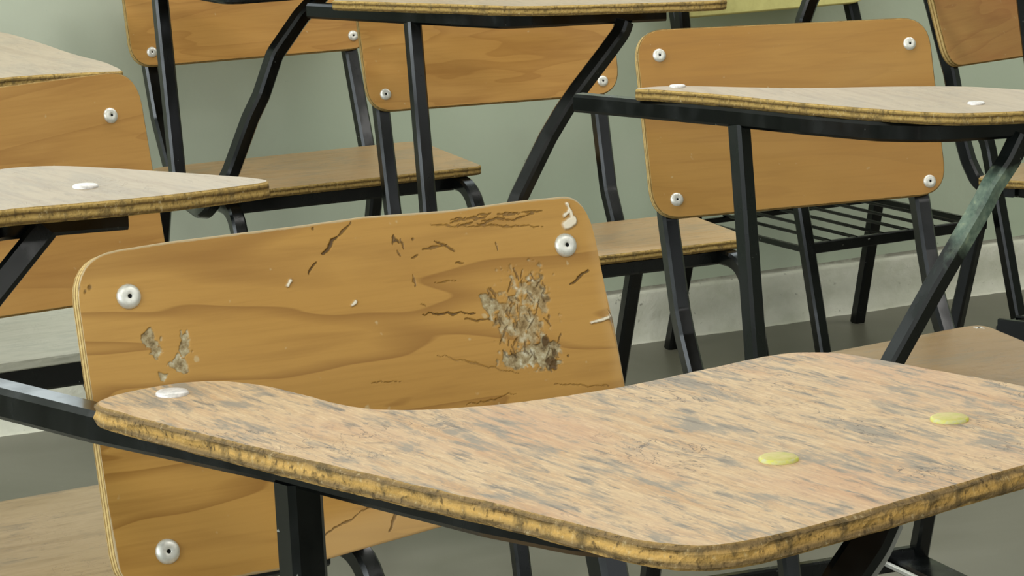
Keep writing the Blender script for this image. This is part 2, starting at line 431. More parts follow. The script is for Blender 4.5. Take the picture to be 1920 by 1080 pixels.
def wear_masks(y, z):
    chip = np.zeros_like(y); scr = np.zeros_like(y); wht = np.zeros_like(y); pale = np.zeros_like(y)
    wy = y + (fbm(y, z, 110, 5) - .5) * .013; wz = z + (fbm(y, z, 110, 25) - .5) * .013
    def blob(cy, cz, ry, rz, ang, amt, soft=0.12, th=1.0, rag=0.9):
        nonlocal chip
        c, s_ = math.cos(ang), math.sin(ang)
        u = ((wy - cy) * c + (wz - cz) * s_) / ry; v = (-(wy - cy) * s_ + (wz - cz) * c) / rz
        d = np.hypot(u, v) + (fbm(y, z, 230, 11) - .5) * rag
        chip = np.maximum(chip, amt * (1 - smooth01(d, th - soft, th)))
    blob(-.1610, .8085, .0055, .0085, .15, 1)
    blob(-.1575, .7995, .0062, .0058, 0, 1)
    blob(-.1360, .7990, .0036, .0120, -.45, 1)
    blob(-.1440, .7865, .0066, .0078, -.3, 1)
    blob(-.1610, .7820, .0036, .0030, 0, 1)
    # big gouged patch, upper right
    blob(.1400, .7880, .0200, .0300, -.15, .85, .6, 1.0, 2.6)
    blob(.1540, .8020, .0110, .0230, .05, .85, .5, 1.0, 2.2)
    blob(.1240, .7860, .0100, .0180, .3, .8, .5, 1.0, 2.2)
    blob(.1290, .7600, .0160, .0085, .1, 1, .2, 1.0, 1.2)
    blob(.1500, .7600, .0130, .0110, 0, 1, .2, 1.0, 1.2)
    blob(.1130, .8020, .0050, .0110, .3, 1, .2)
    L = lambda p, q, w, a=1.0, rag=.6: None
    def line(p, q, w, a=1.0, rag=.6, seed=31):
        nonlocal scr
        d, t = segd(y + (fbm(y, z, 160, seed) - .5) * .004, z + (fbm(y, z, 160, seed + 7) - .5) * .004, p, q)
        w = w * .68
        ww = w * (1 - .55 * np.abs(2 * t - 1)) * (1 - rag + rag * 1.6 * fbm(y, z, 300, seed + 3))
        scr = np.maximum(scr, a * (1 - smooth01(d, ww * .5, ww * 1.2)))
    line((-.0300, .8400), (-.0220, .8478), .0016); line((-.0160, .8530), (-.0020, .8640), .0026); line((-.0020, .8640), (.0110, .8735), .0014, .8)
    line((.0566, .8010), (.0990, .7965), .0013, .9); line((.0900, .7930), (.1110, .7900), .0015, .7)
    line((.1838, .8085), (.2020, .8175), .0024, .9); line((.0050, .7560), (.0300, .7540), .0010, .5)
    line((.0700, .8230), (.0900, .8220), .0010, .45); line((.0760, .8650), (.1050, .8610), .0012, .5)
    line((.0480, .8580), (.0500, .8500), .0014, .8); line((.0445, .8500), (.0460, .8440), .0014, .7)
    line((.0560, .8430), (.0610, .8440), .0016, .7); line((.0660, .8480), (.0860, .8490), .0016, .7); line((.0760, .8530), (.0920, .8440), .0018, .8)
    line((.0530, .8300), (.0540, .8220), .0014, .7); line((.0560, .8080), (.0600, .8060), .0016, .5); line((.1270, .8470), (.1280, .8400), .0012, .7)
    line((.0900, .8350), (.0970, .8350), .0016, .7); line((.1050, .8610), (.1700, .8545), .0012, .55); line((.0760, .7300), (.1200, .7340), .0011, .45)
    line((.0600, .7700), (.1250, .7480), .0011, .4); line((.1540, .7370), (.2000, .7290), .0010, .4); line((-.0700, .6480), (-.0100, .6700), .0012, .7)
    line((-.0100, .6770), (-.0045, .6650), .0028, .8); line((-.0040, .6490), (.0080, .6660), .0022, .7); line((.0200, .6600), (.0400, .6570), .0040, .35)
    line((.0425, .8545), (.0447, .8600), .0014, .9, .2); line((.0447, .8600), (.0472, .8548), .0014, .9, .2); line((.0434, .8565), (.0463, .8567), .0012, .9, .2)   # a carved letter A
    # ragged dark scuffing near the top edge
    for k in range(16):
        a0 = .0980 + .0042 * k + .003 * math.sin(k * 5.1); b0 = .8650 + .0030 * math.sin(k * 2.3)
        line((a0 - .006, b0 - .0006), (a0 + .007, b0 + .0012 * math.cos(k * 3.3)), .0015, .65, .8, 50 + k)
    rsd = np.random.RandomState(9)
    for k in range(60):
        a0 = rsd.uniform(.114, .164); b0 = rsd.uniform(.754, .820); an = rsd.uniform(0.5, 2.6); l = rsd.uniform(.003, .010)
        line((a0, b0), (a0 + l * math.cos(an), b0 + l * math.sin(an)), .0014, .65, .7, 80 + k)
    d = np.hypot((y - .1535) / .0032, (z - .7690) / .0045); scr = np.maximum(scr, (1 - smooth01(d, .7, 1.1)) * .95)
    d = np.hypot((y - .1555) / .0048, (z - .7520) / .0052); scr = np.maximum(scr, (1 - smooth01(d + (fbm(y, z, 400, 3) - .5), .7, 1.1)) * .95)
    for (a0, b0, r0) in ((-.2085, .8500, .0022), (-.1995, .8490, .0016), (-.2035, .8465, .0010), (.0590, .8560, .001), (-.0200, .8720, .001), (.1700, .7560, .001)):
        d = np.hypot(y - a0, z - b0); scr = np.maximum(scr, .7 * (1 - smooth01(d, r0 * .6, r0 * 1.3)))
    # squeezed-out filler above the upper right rivet
    for p, q, wd in (((.1895, .8530), (.1955, .8560), .0042), ((.1890, .8600), (.1945, .8640), .0016), ((.1945, .8640), (.1930, .8690), .0012), ((.1945, .8560), (.1950, .8630), .0016),
                     ((-.0482, .8335), (-.0455, .8365), .0014), ((.0, .8135), (.0035, .8160), .0013), ((.195, .778), (.212, .7805), .0012)):
        d, t = segd(y, z, p, q); wht = np.maximum(wht, 1 - smooth01(d + (fbm(y, z, 350, 2) - .5) * .0016, wd * .6, wd * 1.1))
    # rubbed pale lower edge and right edge
    pale = np.maximum(pale, smooth01(y, -.085, -.06) * (1 - smooth01(z - (.640 + (y + .05) * .16), .008, .034)))
    rim = 0.8 * (1 - smooth01(np.abs(y - (.2125 + .0)), .0, .012)) * fbm(y, z, 60, 44)
    pale = np.maximum(pale, rim)
    return chip, scr, wht, pale

# ------------------------------------------------------------------ chair
def plane_frame(P):
    """P: 3-D points near one plane; (y,z)->x by least squares, and the outward (forward) normal"""
    A = np.array([[q[1], q[2], 1] for q in P]); b = np.array([q[0] for q in P])
    c, *_ = np.linalg.lstsq(A, b, rcond=None)
    n = Vector((1, -c[0], -c[1])).normalized()
    return (lambda y, z: c[0] * y + c[1] * z + c[2]), n

def wood_plate(root, name, outline, fx, nrm, th, mats, bev=0.0012, dense=False, seed=0, jit=0.0):
    def fr(u, v, t):
        q = Vector((fx(u, v), u, v)) + nrm * t
        return tuple(q)
    me = prism(name, resample(outline, 0.006), -th, 0.0, bev, fr, jit, seed)
    o = link(name, me, mats, root)
    n = len(me.vertices); ew = np.zeros(n, dtype=np.float32)
    a = me.attributes.new('edgewear', 'FLOAT', 'POINT'); a.data.foreach_set('value', ew)
    return o

def dense_plate(root, name, poly, fx, nrm, th, mats, NX=640, NZ=380):
    """backrest as a fine grid (columns along y) so that its scars can be stored on it"""
    P = poly; ys = [q[0] for q in P]; y0, y1 = min(ys), max(ys)
    t = np.linspace(0, 1, NX); k = 0.06
    Y = y0 + 1e-5 + (y1 - y0 - 2e-5) * ((1 - k) * t + k * (1 - np.cos(np.pi * t)) / 2)
    top = np.full(NX, -9.); bot = np.full(NX, 9.)
    for i in range(len(P)):
        a, b = P[i], P[(i + 1) % len(P)]
        if abs(a[0] - b[0]) < 1e-9: continue
        lo, hi = min(a[0], b[0]), max(a[0], b[0]); m = (Y >= lo) & (Y <= hi)
        z = a[1] + (Y[m] - a[0]) / (b[0] - a[0]) * (b[1] - a[1])
        top[m] = np.maximum(top[m], z); bot[m] = np.minimum(bot[m], z)
    v = np.linspace(0, 1, NZ)
    YY = np.repeat(Y[:, None], NZ, 1); ZZ = bot[:, None] + (top - bot)[:, None] * v[None, :]
    chip, scr, wht, pale = wear_masks(YY, ZZ)
    depth = -0.0009 * chip - 0.0005 * scr + 0.0016 * wht
    X = np.vectorize(fx)(YY, ZZ)
    n = np.array(nrm)
    edge = np.minimum(np.minimum(YY - y0, y1 - YY), np.minimum(ZZ - bot[:, None], top[:, None] - ZZ))
    rim = -0.0010 * (1 - smooth01(edge, 0, 0.0016))
    F3 = np.stack([X, YY, ZZ], -1) + n * (depth + rim)[..., None]
    V = F3.reshape(-1, 3)
    idx = np.arange(NX * NZ).reshape(NX, NZ)
    A, B, Cc, D_ = idx[:-1, :-1].ravel(), idx[1:, :-1].ravel(), idx[1:, 1:].ravel(), idx[:-1, 1:].ravel()
    faces = np.stack([A, B, Cc, D_], 1).tolist(); mi = [0] * len(faces)
    ring = list(idx[:, 0]) + list(idx[-1, 1:]) + list(idx[::-1, -1][1:]) + list(idx[0, ::-1][1:-1])
    V = V.tolist(); lay = [1.0] * len(V)
    R_ = [ring]
    for tt in (0.36, 0.68, 1.0):
        base = len(V)
        for j, q in enumerate(ring):
            V.append(list(np.array(V[q]) - n * th * tt)); lay.append(1 - tt)
        R_.append([base + j for j in range(len(ring))])
    m = len(ring)
    for r in range(3):
        for j in range(m):
            a, b = R_[r][j], R_[r][(j + 1) % m]; c, d = R_[r + 1][(j + 1) % m], R_[r + 1][j]
            faces.append((a, d, c, b)); mi.append(1)
    faces.append(tuple(reversed(R_[3]))); mi.append(0)
    me = bpy.data.meshes.new(name); me.from_pydata(V, [], faces)
    me.polygons.foreach_set('material_index', mi)
    me.polygons.foreach_set('use_smooth', [k == 0 for k in mi])
    N = len(V); g = NX * NZ
    ewear = 1 - smooth01(edge, 0.0, 0.0045)
    for nm, arr in (('chip', chip), ('scratch', scr), ('white', wht), ('pale', pale), ('edgewear', ewear)):
        a = me.attributes.new(nm, 'FLOAT', 'POINT'); z = np.zeros(N, dtype=np.float32); z[:g] = arr.ravel(); a.data.foreach_set('value', z)
    a = me.attributes.new('lay', 'FLOAT', 'POINT'); a.data.foreach_set('value', np.array(lay, dtype=np.float32))
    me.update(); return link(name, me, mats, root)

def make_chair(key, d, label, panel_mat, seat_mat, tab_mat, edge_mat, tube_mat, rack=True, tubew=0.0215, xc=0.43):
    x, y, a, s = d['root']
    if key == 'F':        # stands a little further left than its tablet tip suggests
        x -= 0.05 * math.cos(a); y -= 0.05 * math.sin(a)
        d['tab'] = [(q[0], q[1] + 0.05) for q in d['tab']]; d['seat'] = [(q[0], q[1] + 0.05) for q in d['seat']]
    root = bpy.data.objects.new('tablet_arm_chair', None); COL.objects.link(root)
    root.empty_display_size = 0.1
    root.location = (x, y, 0); root.rotation_euler = (0, 0, a - math.pi / 2)
    root['label'] = label; root['category'] = 'chair'; root['group'] = 'tablet arm school chairs standing in rows'
    tw = tubew * s; zs = d['zs']; zr = d['zr']
    # --- backrest
    P3 = d['panel']; fx, nrm = plane_frame(P3)
    th = 0.0125 * s
    if key == 'A':
        P = [(q[1], q[2]) for q in P3]
        corners = {0: 0.034, 7: 0.036, 11: 0.030, len(P) - 1: 0.03}
        out = []
        for i, q in enumerate(P):
            if i in corners:
                r = corners[i]; aa, bb, cc = Vector(P[i - 1]), Vector(q), Vector(P[(i + 1) % len(P)])
                u, v = (aa - bb), (cc - bb); du, dv = min(r, u.length * .95), min(r, v.length * .95)
                p0, p1 = bb + u.normalized() * du, bb + v.normalized() * dv
                for k in range(9):
                    t = k / 8; m = (1 - t) ** 2 * p0 + 2 * t * (1 - t) * bb + t * t * p1; out.append((m.x, m.y))
            else: out.append(q)
        back = dense_plate(root, 'backrest', out, fx, nrm, th * 1.05, [M[panel_mat], M['edgeP']])
    else:
        Q = [(q[1], q[2]) for q in P3]
        back = wood_plate(root, 'backrest', rounded_quad(Q, 0.036 * s), fx, nrm, th, [M[panel_mat], M['edgeP'] if key != 'G' else M['panelG']], seed=ord(key))
    rr = 0.0094 if key == 'A' else (0.0088 if key == 'E' else 0.0084 * s)
    if key not in 'GH':
        rm = dome(rr, rr * 0.38, rr * 0.17, 'rivet')
        q = nrm.to_track_quat('X', 'Z')
        for rv in d['riv']:
            o = bpy.data.objects.new('rivet', rm); COL.objects.link(o); o.parent = back
            o.location = Vector((fx(rv[1], rv[2]), rv[1], rv[2])) + nrm * 0.0001; o.rotation_mode = 'QUATERNION'; o.rotation_quaternion = q
    # --- side frames: back post, rail under the seat, front leg, all one bent tube
    zrail = (zs if key != 'C' else 0.4177) - 0.013 * s - tw / 2
    for sd, sg, kpost, kfront, krear in (('R', -1, 'post_right', 'front_right', 'rear_right'), ('L', 1, 'post_left', 'front_left', 'rear_left')):
        tr = [Vector(q) for q in d.get(kpost, ())]
        yl = tr[0].y if tr else sg * 0.171 * s
        zt = (P3[0] if sd == 'R' else P3[1])[2] if key != 'A' else 0.868
        off = th + tw / 2 + 0.0006
        def behind(z): v = Vector((fx(yl, z), yl, z)) - nrm * off; return Vector((v.x, yl, v.z))
        path = [behind(zt - 0.035), behind(0.60 * s)]
        low = [q for q in tr if q.z < 0.585 * s]
        if low: path += low
        else: path += [Vector((behind(0.60 * s).x + 0.035 * s, yl, 0.475 * s))]
        last = path[-1]; prev = path[-2]
        slope = (last.x - prev.x) / max(1e-3, prev.z - last.z)
        xq = last.x + min(0.9, max(slope, .25)) * max(0.0, last.z - zrail)
        if last.z > zrail + 0.004: path.append(Vector((max(xq, last.x + .004), yl, zrail)))
        fr_ = d.get(kfront)
        foot = Vector((0.465 * s, sg * 0.193 * s, 0.0)); knee = Vector((0.362 * s, sg * 0.186 * s, zrail))
        if key == 'F' and sg > 0: foot.y += 0.085; knee.y += 0.085
        if key == 'B' and sg > 0: foot.y += 0.028; knee.y += 0.032
        if fr_ and len(fr_) >= 2:
            A_, B_ = Vector(fr_[-2]), Vector(fr_[-1])
            if key in 'G':
                A_, B_ = Vector(fr_[0]), Vector(fr_[-1])
                k = (zrail - A_.z) / (B_.z - A_.z); knee = A_ + (B_ - A_) * k; k = (0 - A_.z) / (B_.z - A_.z); foot = A_ + (B_ - A_) * k
            elif key == 'B' or key == 'C':
                foot.x = B_.x + B_.z * 0.22
                knee.x = foot.x - 0.105 * s
            elif key == 'D':
                knee.x = 0.375 * s; foot.x = 0.475 * s
            foot.z = 0
        path += [knee, foot]
        pts = fillet(path, 0.055 * s, 6)
        tube('side_frame', pts, tw, tw, root, M[tube_mat], ref=(0, 1, 0))
        # rear leg, welded to the outside of the rail
        rl = d.get(krear)
        yo = sg * 0.193 * s
        top = Vector((0.092 * s, yo, zrail)); ft = Vector((-0.040 * s, yo, 0))
        if rl:
            A_, B_ = Vector(rl[0]), Vector(rl[-1])
            yo = A_.y
            if len(rl) > 1 and key != 'C':
                k = (A_.x - B_.x) / (A_.z - B_.z); k = min(max(k, .24), .40)
            else: k = 0.32
            top = Vector((A_.x + k * (zrail - A_.z), yo, zrail)); ft = Vector((A_.x - k * A_.z, yo, 0))
        if key == 'F' and sg > 0: ft.y += 0.20; top.y += 0.03
        tube('rear_leg', [top, ft], tw, tw, root, M[tube_mat], ref=(0, 1, 0))
    # --- seat and the cross rails under it
    Q = [tuple(q) for q in d['seat']]
    me = prism('seat', resample(rounded_quad(Q, [0.028 * s, 0.030 * s, 0.016 * s, 0.016 * s]), 0.01), zs - 0.013 * s, zs, 0.0015, jit=0.0006, seed=ord(key))
    link('seat', me, [M[seat_mat], M['seatF' if key == 'F' else edge_mat]], root)
    if key == 'C':
        c0 = Vector(Q[1]); vx = (Vector(Q[2]) - c0).normalized(); vy = (Vector(Q[0]) - c0).normalized(); m0 = c0 + vx * .020 + vy * .016
        bm = bmesh.new()
        for an, ln, wd in ((0.5, .016, .0035), (2.0, .012, .003), (-0.9, .009, .0028)):
            d_ = Vector((math.cos(an), math.sin(an))); e_ = Vector((-d_.y, d_.x)); vs = []
            for z in (zs - .0002, zs + .0006):
                for i, jj in ((-1, -.4), (0, -1), (1, -.3), (1, .3), (0, 1), (-1, .5)): q = m0 + d_ * ln * .5 * i + e_ * wd * .5 * jj; vs.append(bm.verts.new((q.x, q.y, z)))
            bm.faces.new(vs[6:]); bm.faces.new(vs[:6][::-1])
            for i in range(6): bm.faces.new((vs[i], vs[(i + 1) % 6], vs[6 + (i + 1) % 6], vs[6 + i]))
        me = bpy.data.meshes.new('paint_mark'); bm.to_mesh(me); bm.free(); link('paint_mark', me, [M['rivet']], root)['label'] = 'white scratched cross'
    cen = Vector((sum(q[0] for q in Q) / 4, sum(q[1] for q in Q) / 4))
    for nm, w in (('front_rail', 0.90), ('rear_rail', 0.45 if key == 'C' else 0.12)):
        L_ = Vector(Q[0]).lerp(Vector(Q[3]), w); R_ = Vector(Q[1]).lerp(Vector(Q[2]), w)
        a_, b_ = L_.lerp(R_, 0.10), L_.lerp(R_, 0.90)
        hh = 0.034 * s if key == 'F' else 0.022 * s
        tube(nm, [(a_.x, a_.y, zs - .0135 * s - hh / 2), (b_.x, b_.y, zs - .0135 * s - hh / 2)], 0.020 * s, hh, root, M[tube_mat])
    # --- arm rail under the writing tablet
    zb = zr - 0.018 * s; hr = 0.022 * s
    off = tw / 2
    if key in 'DFGH':
        yb = -0.205 * s + (0.065 if key == 'F' else 0.0)
        rp = [(-0.12 * s, yb - .012), (0.25 * s, yb), (xc, yb + .01), (xc + .004, yb + 0.10), (xc, 0.03)]
    else:
        rp = [tuple(q) for q in d['rod']]
        if key == 'A': rp = [(-0.150, -0.2855)] + rp
    R2 = []
    for i in range(len(rp)):
        a_ = Vector(rp[max(0, i - 1)]); b_ = Vector(rp[min(len(rp) - 1, i + 1)])
        t = (b_ - a_).normalized(); nn = Vector((-t.y, t.x)); q = Vector(rp[i]) + (nn * off if key not in 'DFGH' else Vector((0, 0)))
        R2.append((q.x, q.y, zb + hr / 2))
    R2 = fillet(R2, 0.035, 3) if key in 'BCE' else fillet(R2, 0.03, 5)
    tube('arm_rail', R2, tw, hr, root, M[tube_mat])
    # --- writing tablet
    if 'tab' in d: T = [tuple(q) for q in d['tab']]
    else:
        x1 = xc + 0.05
        T = [(0.02, -0.235), (0.05, -0.165), (0.12, -0.140), (0.17, -0.09), (0.19, -0.01), (0.20, 0.08), (0.23, 0.12), (0.35, 0.13), (x1 - .03, 0.13), (x1, 0.10), (x1, 0.0), (x1, -0.10), (x1 - .005, -0.19), (x1 - .04, -0.225), (0.3, -0.235), (0.15, -0.24)]
    T = resample(smooth_loop(T, 2), 0.006)
    ztop = zr + 0.018 * s
    me = prism('writing_tablet', T, zr + 0.0042 * s, ztop, 0.0022 if key == 'A' else 0.0016, jit=0.0022 if key == 'A' else 0.0008, seed=ord(key) + 5)
    tab = link('writing_tablet', me, [M[tab_mat], M['edgeA' if key == 'A' else edge_mat]], root)
    bolts = {'A': [(0.0709, -0.2136, 'silver', 0.0115), (0.4793, -0.006, 'yellow', 0.0125), (0.4686, 0.142, 'yellow', 0.0125)],
             'C': [(0.0784, -0.2095, 'silver', 0.010), (0.4026, 0.009, 'silver', 0.010)],
             'E': [(0.5231, -0.1507, 'silver', 0.0115)]}.get(key, [])
    for bx, by, bm_, br in bolts:
        o = bpy.data.objects.new('tablet_bolt', bolt_mesh(br, 0.0030, M[bm_], 'tablet_bolt')); COL.objects.link(o); o.parent = tab
        o.location = (bx, by, ztop - 0.0002)
        if bm_ == 'yellow': o['label'] = 'yellow painted bolt head'
    # --- arm brace: upright, run along the seat rail and slanting stay, one bent tube
    if d['arm']: up = [Vector(q) for q in d['arm']]
    else: up = [Vector((0.17 * s, -0.205 * s, zb)), Vector((0.205 * s, -0.205 * s, 0.42 * s))]
    up[0].z = zb + 0.002; zlow = zrail
    up[1].z = zlow
    ub = up[1]
    dg = [Vector(q) for q in d['dg']]
    if not dg: dg = [Vector((xc - .02, -0.10, 0.62 * s)), Vector((xc - .01, 0.0, zb))]
    if key == 'G': dg = [Vector((.42, -.2239, .656)), Vector((.42, -.208, .6903)), Vector((.42, -.15, zb))]
    if key == 'D': dg = dg[:-1] + [Vector((.42, -.055, zb + .004))]
    dg[-1].z = max(dg[-1].z, zb + 0.003)
    lowx = {'A': .49, 'B': .365, 'C': .447, 'D': .385, 'E': .45}.get(key, .40)
    lowy = {'E': -.30}.get(key, min(ub.y, dg[0].y - .03))
    low = Vector((lowx, lowy, zlow))
    mid = Vector((ub.x + .01, ub.y, zlow))
    path = [up[0], mid, low] + dg
    pts = fillet(path, 0.045, 6)
    wb = 0.0262 if key == 'A' else tw
    tube('arm_brace', pts, wb, wb, root, M['black_sheen' if key == 'C' else tube_mat], ref=(1, 0, 0) if key != 'C' else (0.15, -0.8, 0.58))
    # --- book rack under the seat
    if rack:
        zk = 0.250 * (s / 1.076); ya = 0.185 * s; xf = 0.352 * s; xr = 0.04 * s
        if key == 'H': zk = 0.180; xr = 0.09; ya = 0.215
        r_ = tube('book_rack', [(xf, -ya, zk), (xf, ya, zk)], 0.010 * s, 0.018 * s if key == 'G' else 0.030, root, M[tube_mat])
        for yy in (-ya, ya): tube('rack_side', [(xr, yy, zk), (xf, yy, zk)], 0.010, 0.010 if key == 'G' else 0.034, r_, M[tube_mat])
        tube('rack_side', [(xr, -ya, zk), (xr, ya, zk)], 0.010, 0.010, r_, M[tube_mat])
        for k in range(6):
            yy = -ya + 2 * ya * (k + 1) / 7
            n = 8; V = [(xr + (xf - xr) * i / 1, yy + 0.0032 * math.cos(2 * math.pi * j / n), zk + 0.008 + 0.0032 * math.sin(2 * math.pi * j / n)) for i in range(2) for j in range(n)]
            F = [(j, (j + 1) % n, n + (j + 1) % n, n + j) for j in range(n)] + [tuple(range(n))[::-1], tuple(range(n, 2 * n))]
            me = bpy.data.meshes.new('rack_rod'); me.from_pydata(V, [], F); link('rack_rod', me, [M[tube_mat]], r_)
    if key == 'C':
        ya = 0.185 * s
        tube('rear_stretcher', [(-0.050, -ya, .100), (-0.050, ya, .100)], 0.016, 0.030, root, M[tube_mat])
        tube('stretcher_rod', [(-0.04, .138, .100), (0.30, .145, .100)], 0.006, 0.006, root, M['rivet'])
        tube('side_stretcher', [(-0.05, .175, .095), (0.40, .175, .095)], 0.050, 0.016, root, M[tube_mat])
    return root

# ------------------------------------------------------------------ the room
def struct(o, label=None):
    o['kind'] = 'structure'
    if label: o['label'] = label
    return o

t = NT('wall_plaster')
n1 = t.noise(t.mapping((1.2, 1.2, 1.6), rnd=False), 1.0, 4, 0.5)
n2 = t.noise(t.mapping((40, 40, 40), rnd=False), 1.0, 4, 0.6)
n3 = t.noise(t.mapping((9, 9, 9), rnd=False), 1.0, 4, 0.6)
c = t.ramp(n1, [(0.35, (184, 197, 172)), (0.65, (194, 200, 180))])
c = t.mix(t.math('MULTIPLY', t.mask(n3, 0.55, 0.75), 0.20), c, lin((168, 172, 154)))
c = t.mix(t.math('MULTIPLY', t.mask(n2, 0.72, 0.76), 0.6), c, lin((110, 112, 100)))
t.bump(t.math('ADD', n2, n3), 0.25, 0.002)
M['wall'] = t.out(c, 0.6, spec=0.3)
t = NT('plinth_plaster')
n1 = t.noise(t.mapping((14, 14, 20), rnd=False), 1.0, 5, 0.6)
n2 = t.noise(t.mapping((60, 60, 60), rnd=False), 1.0, 4, 0.6)
c = t.ramp(n1, [(0.3, (204, 204, 184)), (0.6, (222, 220, 204))])
c = t.mix(t.math('MULTIPLY', t.mask(n2, 0.66, 0.72), 0.6), c, lin((112, 108, 92)))
sx = t.n('ShaderNodeSeparateXYZ'); t.t.links.new(t.co, sx.inputs[0])
seam = t.math('MULTIPLY', t.mask(sx.outputs[2], 0.0985, 0.1000), t.mask(n1, 0.25, 0.5))
c = t.mix(t.math('MULTIPLY', seam, 0.75), c, lin((96, 92, 78)))
t.bump(t.math('ADD', n1, n2), 0.5, 0.004)
M['plinth'] = t.out(c, 0.7, spec=0.25)
t = NT('polished_concrete')
n1 = t.noise(t.mapping((3, 3, 3), rnd=False), 1.0, 5, 0.55, 0.6)
n2 = t.noise(t.mapping((120, 120, 60), rnd=False), 1.0, 3, 0.6)
c = t.ramp(n1, [(0.3, (100, 98, 84)), (0.7, (118, 115, 102))])
c = t.mix(t.math('MULTIPLY', t.mask(n2, 0.68, 0.76), 0.35), c, lin((140, 136, 122)))
t.bump(n1, 0.1, 0.002)
M['floor'] = t.out(c, 0.38, spec=0.4)
M['ceil'] = plain('ceiling_paint', (214, 212, 202), 0.8, scale=4, amount=0.1)
M['side'] = plain('side_wall_paint', (150, 156, 140), 0.7, scale=3, amount=0.15)
M['frame'] = plain('window_frame_paint', (120, 124, 120), 0.5, scale=30, amount=0.2)

def slab(name, a, b, mat, holes=None):
    """vertical wall from a to b (2-D points), 0.14 thick to the outside, with window openings (d0,d1,z0,z1)"""
    a = Vector(a); b = Vector(b); L = (b - a).length; u = (b - a) / L
    cuts = sorted({0.0, L} | {v for h in (holes or []) for v in h[:2]})
    zc = sorted({0.0, H} | {v for h in (holes or []) for v in h[2:]})
    bm = bmesh.new()
    out = Vector((-u.y, u.x)) * 0.14
    for i in range(len(cuts) - 1):
        for j in range(len(zc) - 1):
            m = ((cuts[i] + cuts[i + 1]) / 2, (zc[j] + zc[j + 1]) / 2)
            if any(h[0] < m[0] < h[1] and h[2] < m[1] < h[3] for h in (holes or [])): continue
            vs = []
            for z in (zc[j], zc[j + 1]):
                for d_, o_ in ((cuts[i], 0), (cuts[i + 1], 0), (cuts[i + 1], 1), (cuts[i], 1)):
                    q = a + u * d_ + out * o_; vs.append(bm.verts.new((q.x, q.y, z)))
            for f in ((0, 1, 2, 3), (4, 5, 6, 7), (0, 1, 5, 4), (1, 2, 6, 5), (2, 3, 7, 6), (3, 0, 4, 7)): bm.faces.new([vs[k] for k in f])
    bmesh.ops.recalc_face_normals(bm, faces=bm.faces)
    me = bpy.data.meshes.new(name); bm.to_mesh(me); bm.free()
    return struct(link(name, me, [mat]))

c00, c10, c11, c01 = room(S0, -0.008), room(S1, -0.008), room(S1, N1), room(S0, N1)
slab('wall_back', c00.xy, c10.xy, M['wall'], [(a - S0, b - S0, 1.40, 2.60) for a, b in WINDOWS_BACK])
slab('wall_right', c10.xy, c11.xy, M['side'])
L = (c01 - c11).length
slab('wall_front', c11.xy, c01.xy, M['side'], [(S1 - b, S1 - a, 1.25, 2.65) for a, b in WINDOWS_FRONT])
slab('wall_left', c01.xy, c00.xy, M['side'], [(N1 - b, N1 - a, 0.80, 2.60) for a, b in WINDOWS_LEFT])
k = 0
def window(a, b, z0, z1):
    global k; k += 1
    a, b = Vector(a), Vector(b); bm = bmesh.new()
    u = (b - a); Lw = u.length; u.normalize(); nn = Vector((-u.y, u.x))
    def bar(d0, d1, za, zb_, t=0.025):
        vs = []
        for z in (za, zb_):
            for d_, s_ in ((d0, -t), (d1, -t), (d1, t), (d0, t)):
                q = a + u * d_ + nn * (s_ + .07); vs.append(bm.verts.new((q.x, q.y, z)))
        for f in ((0, 1, 2, 3), (4, 5, 6, 7), (0, 1, 5, 4), (1, 2, 6, 5), (2, 3, 7, 6), (3, 0, 4, 7)): bm.faces.new([vs[i] for i in f])
    bar(0, .05, z0, z1); bar(Lw - .05, Lw, z0, z1); bar(.05, Lw - .05, z0, z0 + .05); bar(.05, Lw - .05, z1 - .05, z1)
    for i in (1, 2): bar(Lw * i / 3 - .02, Lw * i / 3 + .02, z0 + .05, z1 - .05)
    bmesh.ops.recalc_face_normals(bm, faces=bm.faces)
    me = bpy.data.meshes.new('window'); bm.to_mesh(me); bm.free()
    struct(link('window_%d' % k, me, [M['frame']]))
for a, b in WINDOWS_FRONT: window(room(b, N1).xy, room(a, N1).xy, 1.25, 2.65)
for a, b in WINDOWS_BACK: window(room(a, -0.008).xy, room(b, -0.008).xy, 1.40, 2.60)
for a, b in WINDOWS_LEFT: window(room(S0, b).xy, room(S0, a).xy, 0.80, 2.60)

def flat(name, z0, z1, mat):
    bm = bmesh.new(); vs = []
    for z in (z0, z1):
        for s_, n_ in ((S0 - .2, -.2), (S1 + .2, -.2), (S1 + .2, N1 + .2), (S0 - .2, N1 + .2)): vs.append(bm.verts.new(room(s_, n_, z)))
    for f in ((0, 1, 2, 3), (4, 5, 6, 7), (0, 1, 5, 4), (1, 2, 6, 5), (2, 3, 7, 6), (3, 0, 4, 7)): bm.faces.new([vs[i] for i in f])
    bmesh.ops.recalc_face_normals(bm, faces=bm.faces)
    me = bpy.data.meshes.new(name); bm.to_mesh(me); bm.free(); return struct(link(name, me, [mat]))
flat('floor', -0.10, 0.0, M['floor'])
flat('ceiling', H, H + 0.1, M['ceil'])

